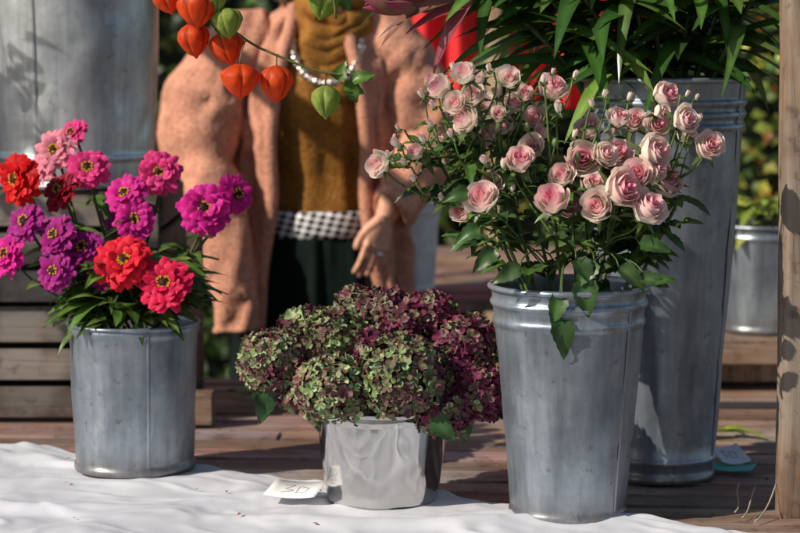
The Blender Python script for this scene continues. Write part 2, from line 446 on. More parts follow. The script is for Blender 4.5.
bucket('white_plastic_bucket',(-.0,5.07,.662),.085,.103,.225,[(.2,.003)],PLASTIC,.005)
bucket('zinc_bucket',(.81,4.42,.648),.092,.108,.24,[(.21,.003)],ZINC,.005)
bucket('large_zinc_tub',(-.655,3.98,1.002),.158,.176,.42,[(.06,.003)],ZINC_L,.006,seam=-1.9,wob=.002,dents=.01)

# ------------------------------------------------------------------ crates
def crate(name,x0,x1,y0,y1,z0,z1,slats,mat=WOODD,k=1):
    p=empty(name,((x0+x1)/2,(y0+y1)/2,z0)); mb=MB(); t=.012; H=(z1-z0)/slats
    for i in range(slats):
        zc=z0+H*(i+.5); hh=H*.82; q=U(.7,1.3)*k
        box(mb,((x0+x1)/2,y0,zc),(x1-x0,t,hh),(q,q,q),0,None,.002)
        box(mb,((x0+x1)/2,y1,zc),(x1-x0,t,hh),(q,q,q),0,None,.002)
        box(mb,(x0+t/2,(y0+y1)/2,zc),(t,y1-y0-t-.002,hh),(q,q,q),0,None,.002)
        box(mb,(x1-t/2,(y0+y1)/2,zc),(t,y1-y0-t-.002,hh),(q*.9,q*.9,q*.9),0,None,.002)
    for xx in (x0+.03,x1-.03):
        for yy,sg in ((y0,-1),(y1,1)):
            box(mb,(xx,yy+sg*(t/2+.0095),(z0+z1)/2),(.045,.017,z1-z0),(k,k*.95,k*.9),0,None,.002)
    for i in range(5):
        yy=y0+t+(y1-y0-2*t)*(i+.5)/5
        box(mb,((x0+x1)/2,yy,z0+.012),(x1-x0-.03,(y1-y0)/6,.01),(k,k,k))
        box(mb,((x0+x1)/2,yy,z1-.006),(x1-x0-.03,(y1-y0)/5.4,.011),(k*.8,k*.8,k*.8))
    part(mb,'slats',[mat],p); return p
crate('wooden_crate',-1.15,-.44,3.8,4.2,TZ+.002,TZ+.225,3)
crate('wooden_crate',-1.17,-.46,3.82,4.22,TZ+.228,TZ+.45,3,WOODD,.9)
crate('wooden_crate',.62,1.3,4.24,4.7,.36,.646,3,WOODZ,1.3)
mb=MB(); box(mb,(-.405,3.85,.77),(.032,.05,.44),(.5,.42,.38),0,None,.003); box(mb,(-.43,3.76,TZ+.035),(.14,.06,.062),(.8,.7,.6),0,None,.003)
mb.build('wooden_bracket',[WOODX],None,False)
bn=empty('wooden_bench',(1,4.4,0)); mb=MB()
box(mb,(.98,4.19,.625),(.75,.08,.035),(1.1,1.05,.9),0,None,.004)
part(mb,'rail',[WOODX],bn)
mb=MB(); box(mb,(.98,4.47,(.356+GZ)/2),(.8,.4,.356-GZ),(1,1,1),0,None,.004); part(mb,'base_box',[GREYW],bn)

# post on the right
mb=MB()
def pf(u,v):
    a=2*math.pi*v; c=math.cos(a);s=math.sin(a); q=(abs(c)**6+abs(s)**6)**(-1/6)
    z=GZ+2.75*u; r=.036*q*(1+.06*noise.noise(V((c*3,s*3,z*9)))+.03*noise.noise(V((c*9,s*9,z*3))))
    return (.633+r*c+.004*math.sin(z*3),2.99+r*s,z)
vs,fs,_=grid(pf,120,48,True); mb.add(vs,fs,(.95,.9,.85)); mb.build('wooden_post',[WOODZ])
mb=MB(); box(mb,(-1.2,3.0,1.98),(4.2,.06,.07),(1,1,1),0,None,.005); box(mb,(-3.25,3.0,(1.94+GZ)/2),(.06,.06,1.94-GZ),(1,1,1),0,None,.005)
box(mb,(-1.42,3.8,2.045),(.05,1.7,.055),(1,1,1),0,None,.005); box(mb,(-1.42,4.6,(2.015+GZ)/2),(.05,.05,2.015-GZ),(1,1,1),0,None,.005); mb.build('stall_beam',[WOODX],None,False)

# leafy basket added out of view to throw dappled shade on the tub
n0=V((-1.42,3.55,1.66)); hb=empty('added_shade_basket',n0)
mb=MB()
vs,fs,_=grid(lambda u,v:(n0.x+.1*math.sin(u*1.5)*math.cos(6.283*v),n0.y+.1*math.sin(u*1.5)*math.sin(6.283*v),n0.z-.1*math.cos(u*1.5)),8,20,True); mb.add(vs,fs,(.2,.12,.06))
for k in range(3): a=k*2.09; tube(mb,[(n0.x+.1*math.cos(a),n0.y+.1*math.sin(a),n0.z),(n0.x,n0.y,2.02)],.002,(.1,.1,.1),0,5)
for k in range(120):
    a=U(0,6.28); r_=U(.02,.34); leaf(mb,(n0.x+r_*math.cos(a),n0.y+r_*math.sin(a),n0.z+U(-.3,.15)*(r_/.28)+U(0,.06)),V((math.cos(a),math.sin(a),U(-1,.5))),(0,0,1),U(.04,.08),U(.02,.04),jit((.06,.12,.03),.3),0,.3,.3,0,5,2)
part(mb,'foliage',[LEAF],hb,smooth=True)

# ------------------------------------------------------------------ zinnias
def zinnia(mb,loc,n,Rr,col,cen=(.03,.015,.01),full=1):
    M=orient(n,U(0,6),loc)
    layers=[(15,1,.0,-.10),(14,.95,.1,.0),(13,.80,.25,.06),(11,.62,.45,.1)]
    if full: layers=[(15,1,.02,-.10),(15,.97,.1,.0),(14,.84,.22,.06),(12,.66,.42,.1),(10,.48,.62,.12)]
    for li,(cnt,l,tilt,z0) in enumerate(layers):
        for i in range(cnt):
            a=2*math.pi*(i+.5*(li%2))/cnt+U(-.12,.12); ln=Rr*l*U(.86,1.06); wd=Rr*.40*(.85+.15*l)*U(.85,1.15); tl=tilt+U(-.16,.14)
            cc=jit(col,.14); crl=U(-.05,.4); tw=U(-.15,.15)
            def fn(u,v):
                vv=2*v-1; prof=(.28+.72*min(1,u*1.5))*math.sqrt(max(0,1-max(0,(u-.62)/.42)**2))
                y=ln*(.12+.88*u); z=Rr*z0*.5+y*math.tan(tl)-crl*ln*u**3*.6+.12*wd*(1-vv*vv)+tw*vv*wd*u
                return (vv*wd*.5*prof,y*math.cos(tl*.7),z)
            vs,fs,par=grid(fn,6,4)
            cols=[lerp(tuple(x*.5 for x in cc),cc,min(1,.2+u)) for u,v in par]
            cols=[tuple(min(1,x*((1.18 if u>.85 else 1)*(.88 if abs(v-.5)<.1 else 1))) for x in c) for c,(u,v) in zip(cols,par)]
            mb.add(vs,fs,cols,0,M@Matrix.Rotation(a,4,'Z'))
    vs,fs,par=grid(lambda u,v:(Rr*.25*math.sin(u*1.6)*math.cos(6.283*v),Rr*.25*math.sin(u*1.6)*math.sin(6.283*v),Rr*.12+Rr*.18*math.cos(u*1.6)+Rr*.02*math.sin(v*60+u*20)),6,14,True)
    mb.add(vs,fs,cen,0,M)
    for k in range(12):
        if R()<.15: continue
        a=k/12*6.283+U(-.15,.15); rr=Rr*U(.15,.26)
        p=M@V((rr*math.cos(a),rr*math.sin(a),Rr*.27))
        for q in range(4):
            aa=q*1.57+a
            D=V((math.cos(aa),math.sin(aa),.5)); e=M.to_3x3()@D*Rr*.065
            f2=M.to_3x3()@V((-math.sin(aa),math.cos(aa),0))*Rr*.026
            mb.add([p,p+e*.6+f2,p+e,p+e*.6-f2],[(0,1,2,3)],(.75,.45,.03),0)
    vs,fs,_=grid(lambda u,v:(Rr*.28*math.sin(.3+u*1.2)*math.cos(6.283*v),Rr*.28*math.sin(.3+u*1.2)*math.sin(6.283*v),-Rr*.32+u*Rr*.25),4,10,True)
    mb.add(vs,fs,(.06,.11,.03),1,M)
RD=(.66,.008,.012);CR=(.34,.006,.03);PU=(.42,.02,.25);MG=(.72,.025,.33);HP=(.82,.06,.28);LP=(.86,.3,.4);CO=(.82,.02,.05)
Z=[(-111,144,52,RD,-.02),(-71,131,42,CR,.0),(-101,102,44,PU,-.05),(-69,90,44,PU,-.07),(-43,77,42,PU,-.06),(-119,70,46,MG,-.05),
(-69,56,40,PU,-.09),(-46,152,44,HP,.04),(-82,170,44,LP,.07),(-92,156,42,LP,.1),(-6,128,44,MG,.0),(27,149,46,HP,.02),(4,104,42,MG,-.02),
(74,114,54,MG,-.02),(102,126,44,MG,.04),(-1,66,58,CO,-.1),(40,45,56,(.78,.02,.1),-.11),(-28,48,34,PU,-.06),(-15,95,32,PU,.05),(-70,185,34,HP,.14)]
bx,by,bz=-.459,3.30,.815; s=.00171
mb=MB()
zin=[]
for dx,dz,dm,c,dy in Z:
    p=V((bx+dx*s,by+dy,bz+dz*s)); n=V((dx*.005+U(-.4,.4)-.1,-1+dy*2,.4+U(-.35,.4)))
    zinnia(mb,p,n,dm*s*.52,c,(.1,.02,.01) if c in(RD,CO) else (.04,.012,.01),dm>45)
    zin.append((p,n.normalized()))
    q=V((bx+U(-.05,.05),by+U(-.04,.04),bz-.08))
    tube(mb,bez(q,q+V(((p.x-q.x)*.3,0,.1)),p-n.normalized()*.05-V((0,0,.06)),p-n.normalized()*.008,10),.0028,(.1,.15,.04),1,6)
LG=[(.08,.16,.03),(.11,.2,.035),(.05,.1,.02),(.15,.23,.045)]
for p,n in zin:
    for k in range(9):
        a=U(0,6.28); t=U(.1,.8); q=V((bx+U(-.05,.05),by,bz))
        b0=q.lerp(p,t)+V((0,0,-.01))
        leaf(mb,b0,V((math.cos(a),math.sin(a)-.3,U(-.2,.7))),V((0,-.3,1)),U(.045,.085),U(.018,.03),jit(random.choice(LG),.2),1,.3,U(.1,.6))
for k in range(75):
    a=U(-3.3,.3); rr=.07
    leaf(mb,(bx+rr*math.cos(a),by+rr*math.sin(a),bz+U(.0,.11)),V((math.cos(a),math.sin(a),U(-.1,.9))),V((0,-.3,1)),U(.05,.09),U(.022,.04),jit(random.choice(LG),.25),1,.3,U(.2,.8))
mb.build('zinnia_bouquet',[PETAL,LEAF])

# ------------------------------------------------------------------ roses
def rose(mb,loc,n,Rr,openn=1.0,pale=0.0):
    M=orient(n,U(0,6),loc); cnt=int(13+9*openn)
    deep=lerp((.86,.26,.4),(.92,.56,.58),pale); mid=lerp((.95,.66,.68),(.95,.82,.77),pale); cream=(.93,.88,.76)
    oval=U(.9,1.1); Rz=Rr*U(.9,1.15)
    for i in range(cnt):
        t=i/(cnt-1); o=t*openn; ph=i*2.39996+U(-.35,.35)
        rmax=Rr*(.1+.9*o**.85)*U(.93,1.07); zt=Rz*(.85-.42*o+U(-.12,.1)); zb=-Rr*.6
        span=(1.45-.7*t)*U(.85,1.1); curl=(.05+.3*o*o)*U(.3,2.0); ru=U(1,3); rp_=U(0,6)
        def fn(u,v):
            vv=2*v-1
            r=rmax*math.sin(min(1,u*1.15)*math.pi/2)**.75+curl*Rr*max(0,u-.7)**2*9*.35
            z=zb+(zt-zb)*u**1.25-Rr*.25*abs(vv)**2.2*u-curl*Rr*max(0,u-.75)**2*7*.4+Rr*.05*u*math.sin(vv*ru*2.5+rp_)
            a=ph+vv*span*(.35+.65*min(1,u*1.6))*(1-.2*max(0,u-.8)*5*.5)
            r*=1-.06*abs(vv)*(1-t)+.045*u*math.sin(vv*ru*2+i)
            return (r*math.cos(a)*oval,r*math.sin(a),z)
        vs,fs,par=grid(fn,6,7)
        cols=[]
        for u,v in par:
            base=lerp(deep,mid,min(1,t*2.4)) if t<.42 else lerp(mid,lerp(mid,cream,.8),min(1,(t-.42)*2.2))
            k=max(0,(u-.75)/.25); c=lerp(lerp(cream,base,min(1,u*1.2)),deep,k*(.5-.3*pale)*(1-.3*t))
            cols.append(c)
        mb.add(vs,fs,cols,0,M)
    vs,fs,_=grid(lambda u,v:(Rr*(.12+.42*math.sin(u*1.5))*math.cos(6.283*v),Rr*(.12+.42*math.sin(u*1.5))*math.sin(6.283*v),-Rr*1.0+u*Rr*.5),5,10,True)
    mb.add(vs,fs,(.14,.2,.06),1,M)
    for k in range(5):
        a=k*1.2566; d=M.to_3x3()@V((math.cos(a),math.sin(a),U(-.4,.5))); 
        leaf(mb,M@V((Rr*.3*math.cos(a),Rr*.3*math.sin(a),-Rr*.6)),d,M.to_3x3()@V((0,0,1)),Rr*1.0,Rr*.3,(.13,.2,.06),1,.2,.3,0,4,2)
RS=[(-109,210,27),(-131,195,27),(-84,175,26),(-106,165,28),(-63,205,25),(-20,193,33),(5,207,13),(-68,156,29),(-35,165,25),(-54,123,31),
(-41,137,27),(-93,88,32),(-109,71,27),(-194,118,27),(-176,140,18),(-156,131,22),(-151,188,17),(20,153,30),(44,126,34),(9,125,32),(43,98,42),
(21,81,34),(-4,80,30),(-24,86,35),(69,78,36),(94,98,36),(77,133,34),(94,187,30),(64,161,30),(84,158,25),(106,165,31),(132,138,31),(62,111,32),
(-57,178,25),(-99,188,24),(45,165,24),(-11,108,27),(-131,84,14),(-123,150,13),(-142,160,14),(18,180,14),(-76,190,18),(112,190,10),(-160,105,12),(-90,125,16),(30,130,26),(80,115,26),
(-120,215,13),(-118,180,24),(-95,205,22),(-75,170,22),(-48,190,22),(-112,150,20),(-140,178,13),(55,88,26),(0,150,14),(-30,150,22),(-80,100,24),(-168,120,14),(-185,130,12),(-20,212,10),(86,172,22),(35,112,28),(-60,95,14),(-128,120,10),(-85,215,12),(-85,145,24),(-140,200,22),(-45,105,20),(112,150,24),(18,100,26),(120,165,16),(-100,110,12),(-125,165,12),(-150,145,16),(-175,155,11),(-130,140,18),(-15,175,18),(-30,205,16),(-70,120,16),(60,185,13),(30,190,12),(130,185,10)]
bx,by,bz=.265,2.96,.925; s=.00153
mb=MB(); rp=[]
for dx,dz,dm in RS:
    dy=U(-.1,.0) if dz<130 else U(-.09,.05)
    if dx in(43,21,69,-24,-93): dy=-.12
    p=V((bx+dx*s,by+dy,bz+dz*s)); n=V((dx*.006+U(-.5,.5)-.1,-.9,.55+U(-.45,.45)))
    small=dm<21
    rose(mb,p,n if not small else V((dx*.004+U(-.4,.4),-.3,1)),dm*s*(.54 if not small else .5),U(.75,1) if dm>23 else (.6 if not small else .3),U(.4,1) if dm<29 else U(.1,.8))
    rp.append((p,n.normalized(),dx))
mains=[]
for k in range(12):
    a=-1+k/11*2; q=V((bx+a*.06+U(-.01,.01),by+U(-.05,.05),bz-.12)); e=V((bx+a*.19-.02,by+U(-.07,.07),bz+.1+.07*U(.2,1)+(.04 if a<0 else 0)))
    pth=bez(q,q+V((a*.02,0,.1)),e-V((a*.03,0,.07)),e,10); tube(mb,pth,.0028,(.14,.21,.06),1,6); mains.append(pth)
RL=[(.06,.12,.03),(.08,.15,.035),(.11,.19,.04),(.045,.095,.03)]
for p,n,dx in rp:
    best=min(mains,key=lambda pt:(pt[-1]-p).length); i0=random.choice([6,7,8,9,10]); q=best[i0]
    pth=bez(q,q.lerp(p,.35)+V((U(-.01,.01),0.01,.01)),p-n*.03-V((U(-.01,.01),0,.035)),p-n*.012,8); tube(mb,pth,[.0021]*5+[.0016]*4,(.18,.28,.08),1,5)
    for k in range(4):
        b0=pth[random.randint(1,5)]; a=U(0,6.28)
        leaf(mb,b0,V((math.cos(a),math.sin(a)*.6+.1,U(-.1,.8))),V((0,-.4,1)),U(.02,.036),U(.01,.017),jit(random.choice(RL+[(.16,.26,.07)]),.2),1,.35,U(.1,.6),.15)
    if R()<.6:
        b0=pth[3]; e=b0+V((U(-.05,.05),U(-.05,.03),U(.02,.06))); tube(mb,[b0,b0.lerp(e,.5)+V((0,0,.004)),e],.0011,(.18,.27,.08),1,5)
        sphere(mb,e+V((0,0,.004)),U(.0035,.0055),(.18,.26,.09) if R()<.7 else (.6,.34,.3),1,6,8,(1,1,1.5))
for k in range(58):
    pt=random.choice(mains); b0=pt[random.randint(4,10)]; a=U(-3.6,.5)
    d=V((math.cos(a),math.sin(a),U(-.3,.5))).normalized(); e=b0+d*.05; tube(mb,[b0,e],.001,(.1,.16,.04),1,4)
    for j,(tt,sd) in enumerate(((1,0),(.6,1),(.6,-1),(.25,1),(.25,-1))):
        side=d.cross(V((0,0,1))).normalized()*sd
        leaf(mb,b0+d*.05*tt,(d+side*1.2),V((U(-.3,.3),-.5,1)),U(.028,.046),U(.017,.026),jit(random.choice(RL),.3),1,.35,U(.1,.8),.14,8)
for dx,dz,ddx,ddz,ln,wd in [(8,10,.1,-1,.06,.04),(18,28,-.6,-.8,.05,.032),(-14,-5,-.35,-1,.05,.03),(-16,-30,.2,-1,.062,.038),(42,22,.7,-.5,.055,.03),(-80,40,-.6,-.6,.05,.028),(-95,60,-.9,-.4,.045,.026),(-55,22,-.6,-.3,.05,.028),(0,30,.3,-.4,.05,.03),(62,45,.9,-.1,.05,.028),(-105,95,-1,-.2,.045,.026),(62,12,1,-.2,.05,.024),(70,8,1,.15,.045,.02)]:
    leaf(mb,(bx+dx*s,by-.118,bz+dz*s),V((ddx,-.3,ddz)),V((U(-.4,.4),-1,.5)),ln,wd,jit((.06,.13,.035),.2),1,.45,.3,.14,10)
    tube(mb,bez((bx+dx*.3*s,by-.04,bz+.03),(bx+dx*.5*s,by-.06,bz+.07),(bx+dx*s,by-.1,bz+max(dz*s+.02,.012)),(bx+dx*s,by-.126 if dz<0 else by-.118,bz+dz*s),6),.0013,(.1,.17,.04),1,5)
mb.build('rose_bouquet',[PETAL,LEAF])

# ------------------------------------------------------------------ hydrangeas
bx,by,bz=-.029,3.05,.708; s=.00159
HG=(.17,.3,.08);HB=(.085,.006,.026);HL=(.42,.5,.28);HP2=(.2,.03,.08);HDG=(.06,.13,.035)
H=[(-108,50,35,-.03,.62),(-50,68,36,.0,.85),(-50,26,36,-.08,.8),(3,90,27,.07,.1),(22,38,44,-.08,.7),(45,86,30,.05,.05),(86,64,34,.01,.08),(92,18,35,-.03,.05),(60,2,28,-.07,.2),(-14,58,26,-.02,.2),(20,80,26,.02,.1),(-78,74,26,.06,.5),(66,42,26,-.01,.1),(-25,94,22,.1,.4),(-22,6,24,-.06,.35),(-80,18,22,-.04,.4)]
mb=MB()
for dx,dz,r,dy,g in H:
    c=V((bx+dx*s,by+dy,bz+dz*s)); rr=r*s; sq=V((U(.95,1.08),1,U(.85,.95)))
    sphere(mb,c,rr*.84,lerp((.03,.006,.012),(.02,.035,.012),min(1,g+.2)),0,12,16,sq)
    nf=int(190*(r/33)**2); hv=U(.8,1.2); dusty=U(0,.35)
    for i in range(nf):
        z=1-2*(i+.5)/nf
        if z<-.8: continue
        a=i*2.39996+U(-.1,.1); q=math.sqrt(1-z*z); n0_=V((q*math.cos(a),q*math.sin(a),z))
        n=(n0_+V((U(-.4,.4),U(-.4,.4),U(-.4,.4)))).normalized()
        lump=1+.1*noise.noise(n0_*2.6+c*20)
        p=c+V((n0_.x*sq.x,n0_.y,n0_.z*sq.z))*rr*lump*U(.9,1.02)
        t=noise.noise(n0_*2.6+c*31)*1.1+g
        sz=U(.0085,.013); M=orient(n,U(0,6),p)
        fl=U(.75,1.25)*hv
        for k in range(4):
            gg=min(1,max(0,t+U(-.12,.12)))
            bur=lerp(HB,(.16,.07,.12),dusty)
            inner=lerp(bur,HG if R()<.7 else HDG,gg); edge=lerp(HP2,HL if R()<.55 else HP2,gg)
            if R()<.3: inner,edge=edge,inner
            inner=tuple(x*fl for x in jit(inner,.25)); edge=tuple(x*fl for x in jit(edge,.25)); cup=U(-.3,1.1)
            Mk=M@Matrix.Rotation(k*1.5708+U(-.2,.2),4,'Z')
            vs=[(0,0,0),(-sz*.42,sz*.42,cup*sz*.5),(0,sz*.5,cup*sz*.12),(sz*.42,sz*.42,cup*sz*.5),(-sz*.4,sz*.82,cup*sz*.8),(0,sz*1.02,cup*sz*.5),(sz*.4,sz*.82,cup*sz*.8)]
            mb.add(vs,[(0,2,1),(0,3,2),(1,2,5,4),(2,3,6,5)],[inner,edge,inner,edge,edge,inner,edge],0,Mk)
    tube(mb,bez((bx+dx*.3*s,by+dy*.3,bz-.1),(bx+dx*.5*s,by,bz-.04),c-V((0,0,.05)),c,6),.004,(.1,.14,.05),1,6)
for dx,dz,ddx,ddz,ln,dy in [(-116,20,-.1,-1,.05,-.05),(-122,26,.5,-1,.045,-.05),(50,2,.7,-.6,.05,-.12),(78,-4,.3,-1,.04,-.06)]:
    leaf(mb,(bx+dx*s,by+dy,bz+dz*s),V((ddx,-.35,ddz)),V((U(-.3,.3),-.8,.6)),ln,.036,jit((.04,.095,.03),.2),1,.35,.35,.1,10)
mb.build('hydrangea_bouquet',[HYDR,LEAF])

# ------------------------------------------------------------------ lily foliage in the tall bucket
mb=MB(); bx,by,bz=.447,3.28,1.235
LL=[(.06,.14,.03),(.09,.18,.035),(.045,.11,.025),(.15,.25,.05)]
ends=[(-.36,-.05,.36),(-.28,.05,.28),(-.2,-.06,.42),(-.12,.04,.46),(-.05,-.07,.42),(.02,.02,.48),(.09,-.05,.42),(.16,.04,.36),(.2,-.04,.26),(-.34,.0,.2),(-.1,-.1,.26),(.05,-.09,.24),(-.4,.02,.3),(-.22,-.08,.24),(.12,-.09,.2),(-.04,-.08,.2),(-.4,-.08,.19),(-.3,-.1,.22),(-.2,-.12,.19),(.19,-.1,.2)]
for ex,ey,ez in ends:
    q=V((bx+ex*.25,by+ey*.5,bz-.2)); e=V((bx+ex,by+ey,bz+ez))
    pth=bez(q,q+V((0,0,.2)),e-V((ex*.4,0,ez*.4)),e,22); tube(mb,pth,[.0045]*17+[.003]*6,(.12,.19,.06),0,6)
    ph=U(0,6)
    for i in range(9,23):
        for kk in range(2 if i%2 else 1):
            a=ph+i*2.4+kk*2.9; b0=pth[i]
            leaf(mb,b0,V((math.cos(a),math.sin(a)*.8,U(.0,.7))),V((U(-.3,.3),U(-.7,.0),1)),U(.12,.2),U(.024,.042),jit(random.choice(LL),.3),0,.35,U(.3,1.1),0,10,2,.02,.62)
# burgundy-pink strap leaves and buds on the left side of the bunch
for k,(x,z,ddx,ddz) in enumerate([(.09,1.36,-1,-.15),(.1,1.38,-1,.2),(.07,1.37,-.9,-.4),(.11,1.35,-.8,-.1),(.06,1.39,-1,.0),(.12,1.37,-.5,-.6)]):
    e=V((x,3.12+U(-.04,.04),z)); leaf(mb,e,V((ddx,-.2,ddz)),V((0,-.6,1)),U(.11,.15),.026,(.38,.09,.12) if k%2 else (.3,.14,.1),0,.35,.35,0,10,3,.02,.62)
    tube(mb,bez(e,e+V((.03,.02,.02)),V((.14,3.2,1.42)),V((.15,3.25,1.5)),6),.002,(.2,.1,.07),0,5)
for k in range(5):
    e=V((.04+U(-.05,.07),3.14+U(-.05,.05),1.36+U(-.02,.04))); d=V((U(-1,-.2),-.3,U(-.1,.5))).normalized()
    vs,fs,par=grid(lambda u,v:((.010*math.sin(math.pi*u**.8)+.001)*math.cos(6.283*v)*(1+.1*math.cos(18.85*v)),u*.085,(.010*math.sin(math.pi*u**.8)+.001)*math.sin(6.283*v)*(1+.1*math.cos(18.85*v))),10,12,True)
    mb.add(vs,fs,[lerp((.35,.35,.16),(.5,.1,.18),min(1,u*1.3)) for u,v in par],1,frameY(d,(0,0,1),e))
    tube(mb,bez(e,e-d*.04,V((.1,3.2,1.4)),V((.09,3.25,1.5)),6),.0025,(.1,.14,.05),0,5)
mb.build('lily_stems',[GLOSSLEAF,PETAL])

# ------------------------------------------------------------------ physalis branch hanging from the beam
mb=MB()
def lantern(p,r,col,tip=(0,0,-1)):
    sp=U(0,6); sq=U(.95,1.2)
    def fn(u,v):
        a=6.283*v; pr=math.sin(math.pi*min(1,(u*.96+.02))**.85)**.75*(1-.25*u); rib=abs(math.cos(2.5*a))**.5
        rr=r*pr*(.82+.2*rib)*1.08*sq*(1+.07*noise.noise(V((math.cos(a)*2+p.x*40,math.sin(a)*2,u*5))))
        if u>.92: rr*=.6
        return (rr*math.cos(a),rr*math.sin(a),(1-2.1*u)*r+.1*r*math.sin(u*3))
    vs,fs,par=grid(fn,16,50,True)
    cols=[tuple(x*(1.15 if abs(math.cos(2.5*6.283*v))>.25 else .6)*(1-.25*(1-u))*(1+.3*noise.noise(V((v*30,u*6,p.x*30)))) for x in col) for u,v in par]
    mb.add(vs,fs,cols,0,orient(-V(tip),sp,p))
OR=(.88,.11,.02);GR=(.38,.52,.1)
bx,by,bz=-.22,3.0,1.262; s=.00157
LN=[(-66,22,17,OR),(-33,14,17,OR),(-18,-18,17,OR),(17,-21,18,OR),(-61,52,18,OR),(-91,62,14,OR),(-31,39,15,GR),(66,-39,16,GR),(64,60,17,GR),(-46,59,14,GR),(-10,80,16,OR),(30,95,17,OR)]
main=bez((bx-.2,by,1.95),(bx-.22,by,1.5),(bx-.1,by-.01,1.34),(bx+.0,by,1.285),16)
main2=bez((bx-.05,by,1.96),(bx+.05,by,1.5),(bx+.12,by,1.42),(bx+.12,by-.01,1.33),16)
third=bez((bx+.0,by,1.285),(bx+.05,by,1.265),(bx+.1,by,1.235),(bx+.16,by,1.245),10)
for q in (main,main2,third): tube(mb,q,.0021,(.2,.22,.07),1,6)
allp=main+main2+third
for dx,dz,r,c in LN:
    p=V((bx+dx*s,by+U(-.03,.03),bz+dz*s)); tip=V((U(-.4,.4),U(-.3,.1),-1)).normalized(); lantern(p,r*s,jit(c,.12),tip)
    top=p-tip*r*s; q=min([x for x in allp if x.z>top.z+.006] or allp,key=lambda x:(x-top).length)
    tube(mb,bez(q,q.lerp(top,.3)+V((0,0,.012)),top+V((0,0,.015)),top,6),.0012,(.2,.22,.07),1,5)
for dx,dz,ddx,ddz in [(84,-22,1,-.3),(90,-26,.6,-1),(78,-18,.3,.8),(92,-18,1,.4),(70,72,1,.2),(80,66,.6,-.7),(60,76,-.4,.4),(95,74,.8,.3),(-40,45,.2,-.8),(75,84,0,-.8)]:
    leaf(mb,(bx+dx*s,by+U(-.02,.02),bz+dz*s),V((ddx,-.3,ddz)),V((0,-.9,.5)),U(.025,.04),.024,jit((.1,.2,.03),.2),1,.4,.3,.2,8)
mb.build('physalis_branch',[PAPER,LEAF])

# ------------------------------------------------------------------ tags and litter
def tag(name,x,y,z,rot,sx,sy,mat,bend=.004,tx=0):
    mb=MB(); vs,fs,_=grid(lambda u,v:((u-.5)*sx,(v-.5)*sy,bend*(2*u-1)**2+.001),8,2); mb.add(vs,fs,(1,1,1))
    if mat is CARD:
        for k,st_ in enumerate([[(-.25,.2),(-.05,.25),(-.2,.02),(-.02,-.05),(-.24,-.22)],[(.05,.2),(.05,-.2),(.22,-.15),(.25,.1),(.08,.2)]]):
            tube(mb,[(a*sx,b_*sy,bend*(2*a)**2+.0016) for a,b_ in st_],.0006,(1,1,1),1,4)
    o=mb.build(name,[mat,INK]); o.location=(x,y,z); o.rotation_euler=(tx,0,rot); 
    so_=o.modifiers.new('t','SOLIDIFY'); so_.thickness=.0006; return o
tag('price_tag',-.168,3.03,TZ+.026,-.25,.085,.075,CARD,.004,.15)
tag('price_tag',.578,3.36,TZ+.018,.2,.055,.08,CARD,.006,.2)
tag('teal_card',.575,3.31,TZ+.006,-.3,.08,.06,TEAL)
tag('teal_card',.53,3.52,TZ+.004,.4,.05,.12,TEAL)
mb=MB()
for (x,y,a,c,l) in [(.54,3.62,.3,(.35,.4,.06),.12),(.6,3.66,-.5,(.3,.38,.06),.1),(-.34,4.05,.5,(.2,.34,.06),.07),(-.33,4.1,2.5,(.18,.32,.06),.06),(-.345,3.8,1,(.15,.22,.05),.04),(.62,3.2,2,(.1,.16,.04),.03),(.5,3.05,.3,(.12,.2,.05),.02),(-.12,3.6,2,(.1,.18,.05),.03)]:
    leaf(mb,(x,y,TZ+.008),V((math.cos(a),math.sin(a),.15)),(0,0,1),l,l*.35,c,0,.4,.2)
for k in range(60):
    x=U(-.7,.65);y=U(2.85,3.8); a=U(0,6)
    leaf(mb,(x,y,TZ+(.01+max(0,wr(x,y)) if y<backY(x) else .004)),V((math.cos(a),math.sin(a),.2)),(0,0,1),U(.006,.014),.006,random.choice([(.6,.1,.25),(.35,.1,.04),(.1,.14,.04),(.5,.35,.15),(.8,.4,.45)]),0,.3,.3,0,3,2)
mb.build('fallen_leaves',[LEAF])
mb=MB()
for (x0,y0,x1,y1,z1) in [(.535,2.93,.575,3.05,.03),(.55,2.9,.60,3.0,.045),(.53,2.97,.56,3.12,.02)]:
    tube(mb,bez((x0,y0,TZ+.004),(x0+.02,y0+.03,TZ+.012),(x1-.02,y1-.05,TZ+z1*.4),(x1,y1,TZ+z1),8),.0013,(.6,.55,.45),0,5)
mb.build('raffia_string',[PETAL])
mb=MB()
for k in range(36):
    a=U(-1.2,.4); x=.83+.105*math.cos(a); y=4.42+.105*math.sin(a)
    tube(mb,bez((.83,4.42,.86),(x,y,.95),(x+.02*math.cos(a),y-.02,.88),(x+U(-.02,.03),y-.03,U(.7,.85)),8),.0011,(1,1,1),0,4)
mb.build('dried_grass',[STRAW])
mb=MB()
for k in range(60):
    a=U(0,6.28); rr=U(0,.09); leaf(mb,(.81+rr*math.cos(a),4.42+rr*math.sin(a),.86+U(0,.08)),V((math.cos(a),math.sin(a),U(0,1))),(0,0,1),U(.05,.1),U(.02,.035),jit(random.choice([(.22,.3,.05),(.1,.17,.03),(.34,.4,.08)]),.2),0,.3,.6)
mb.build('potted_greenery',[LEAF])

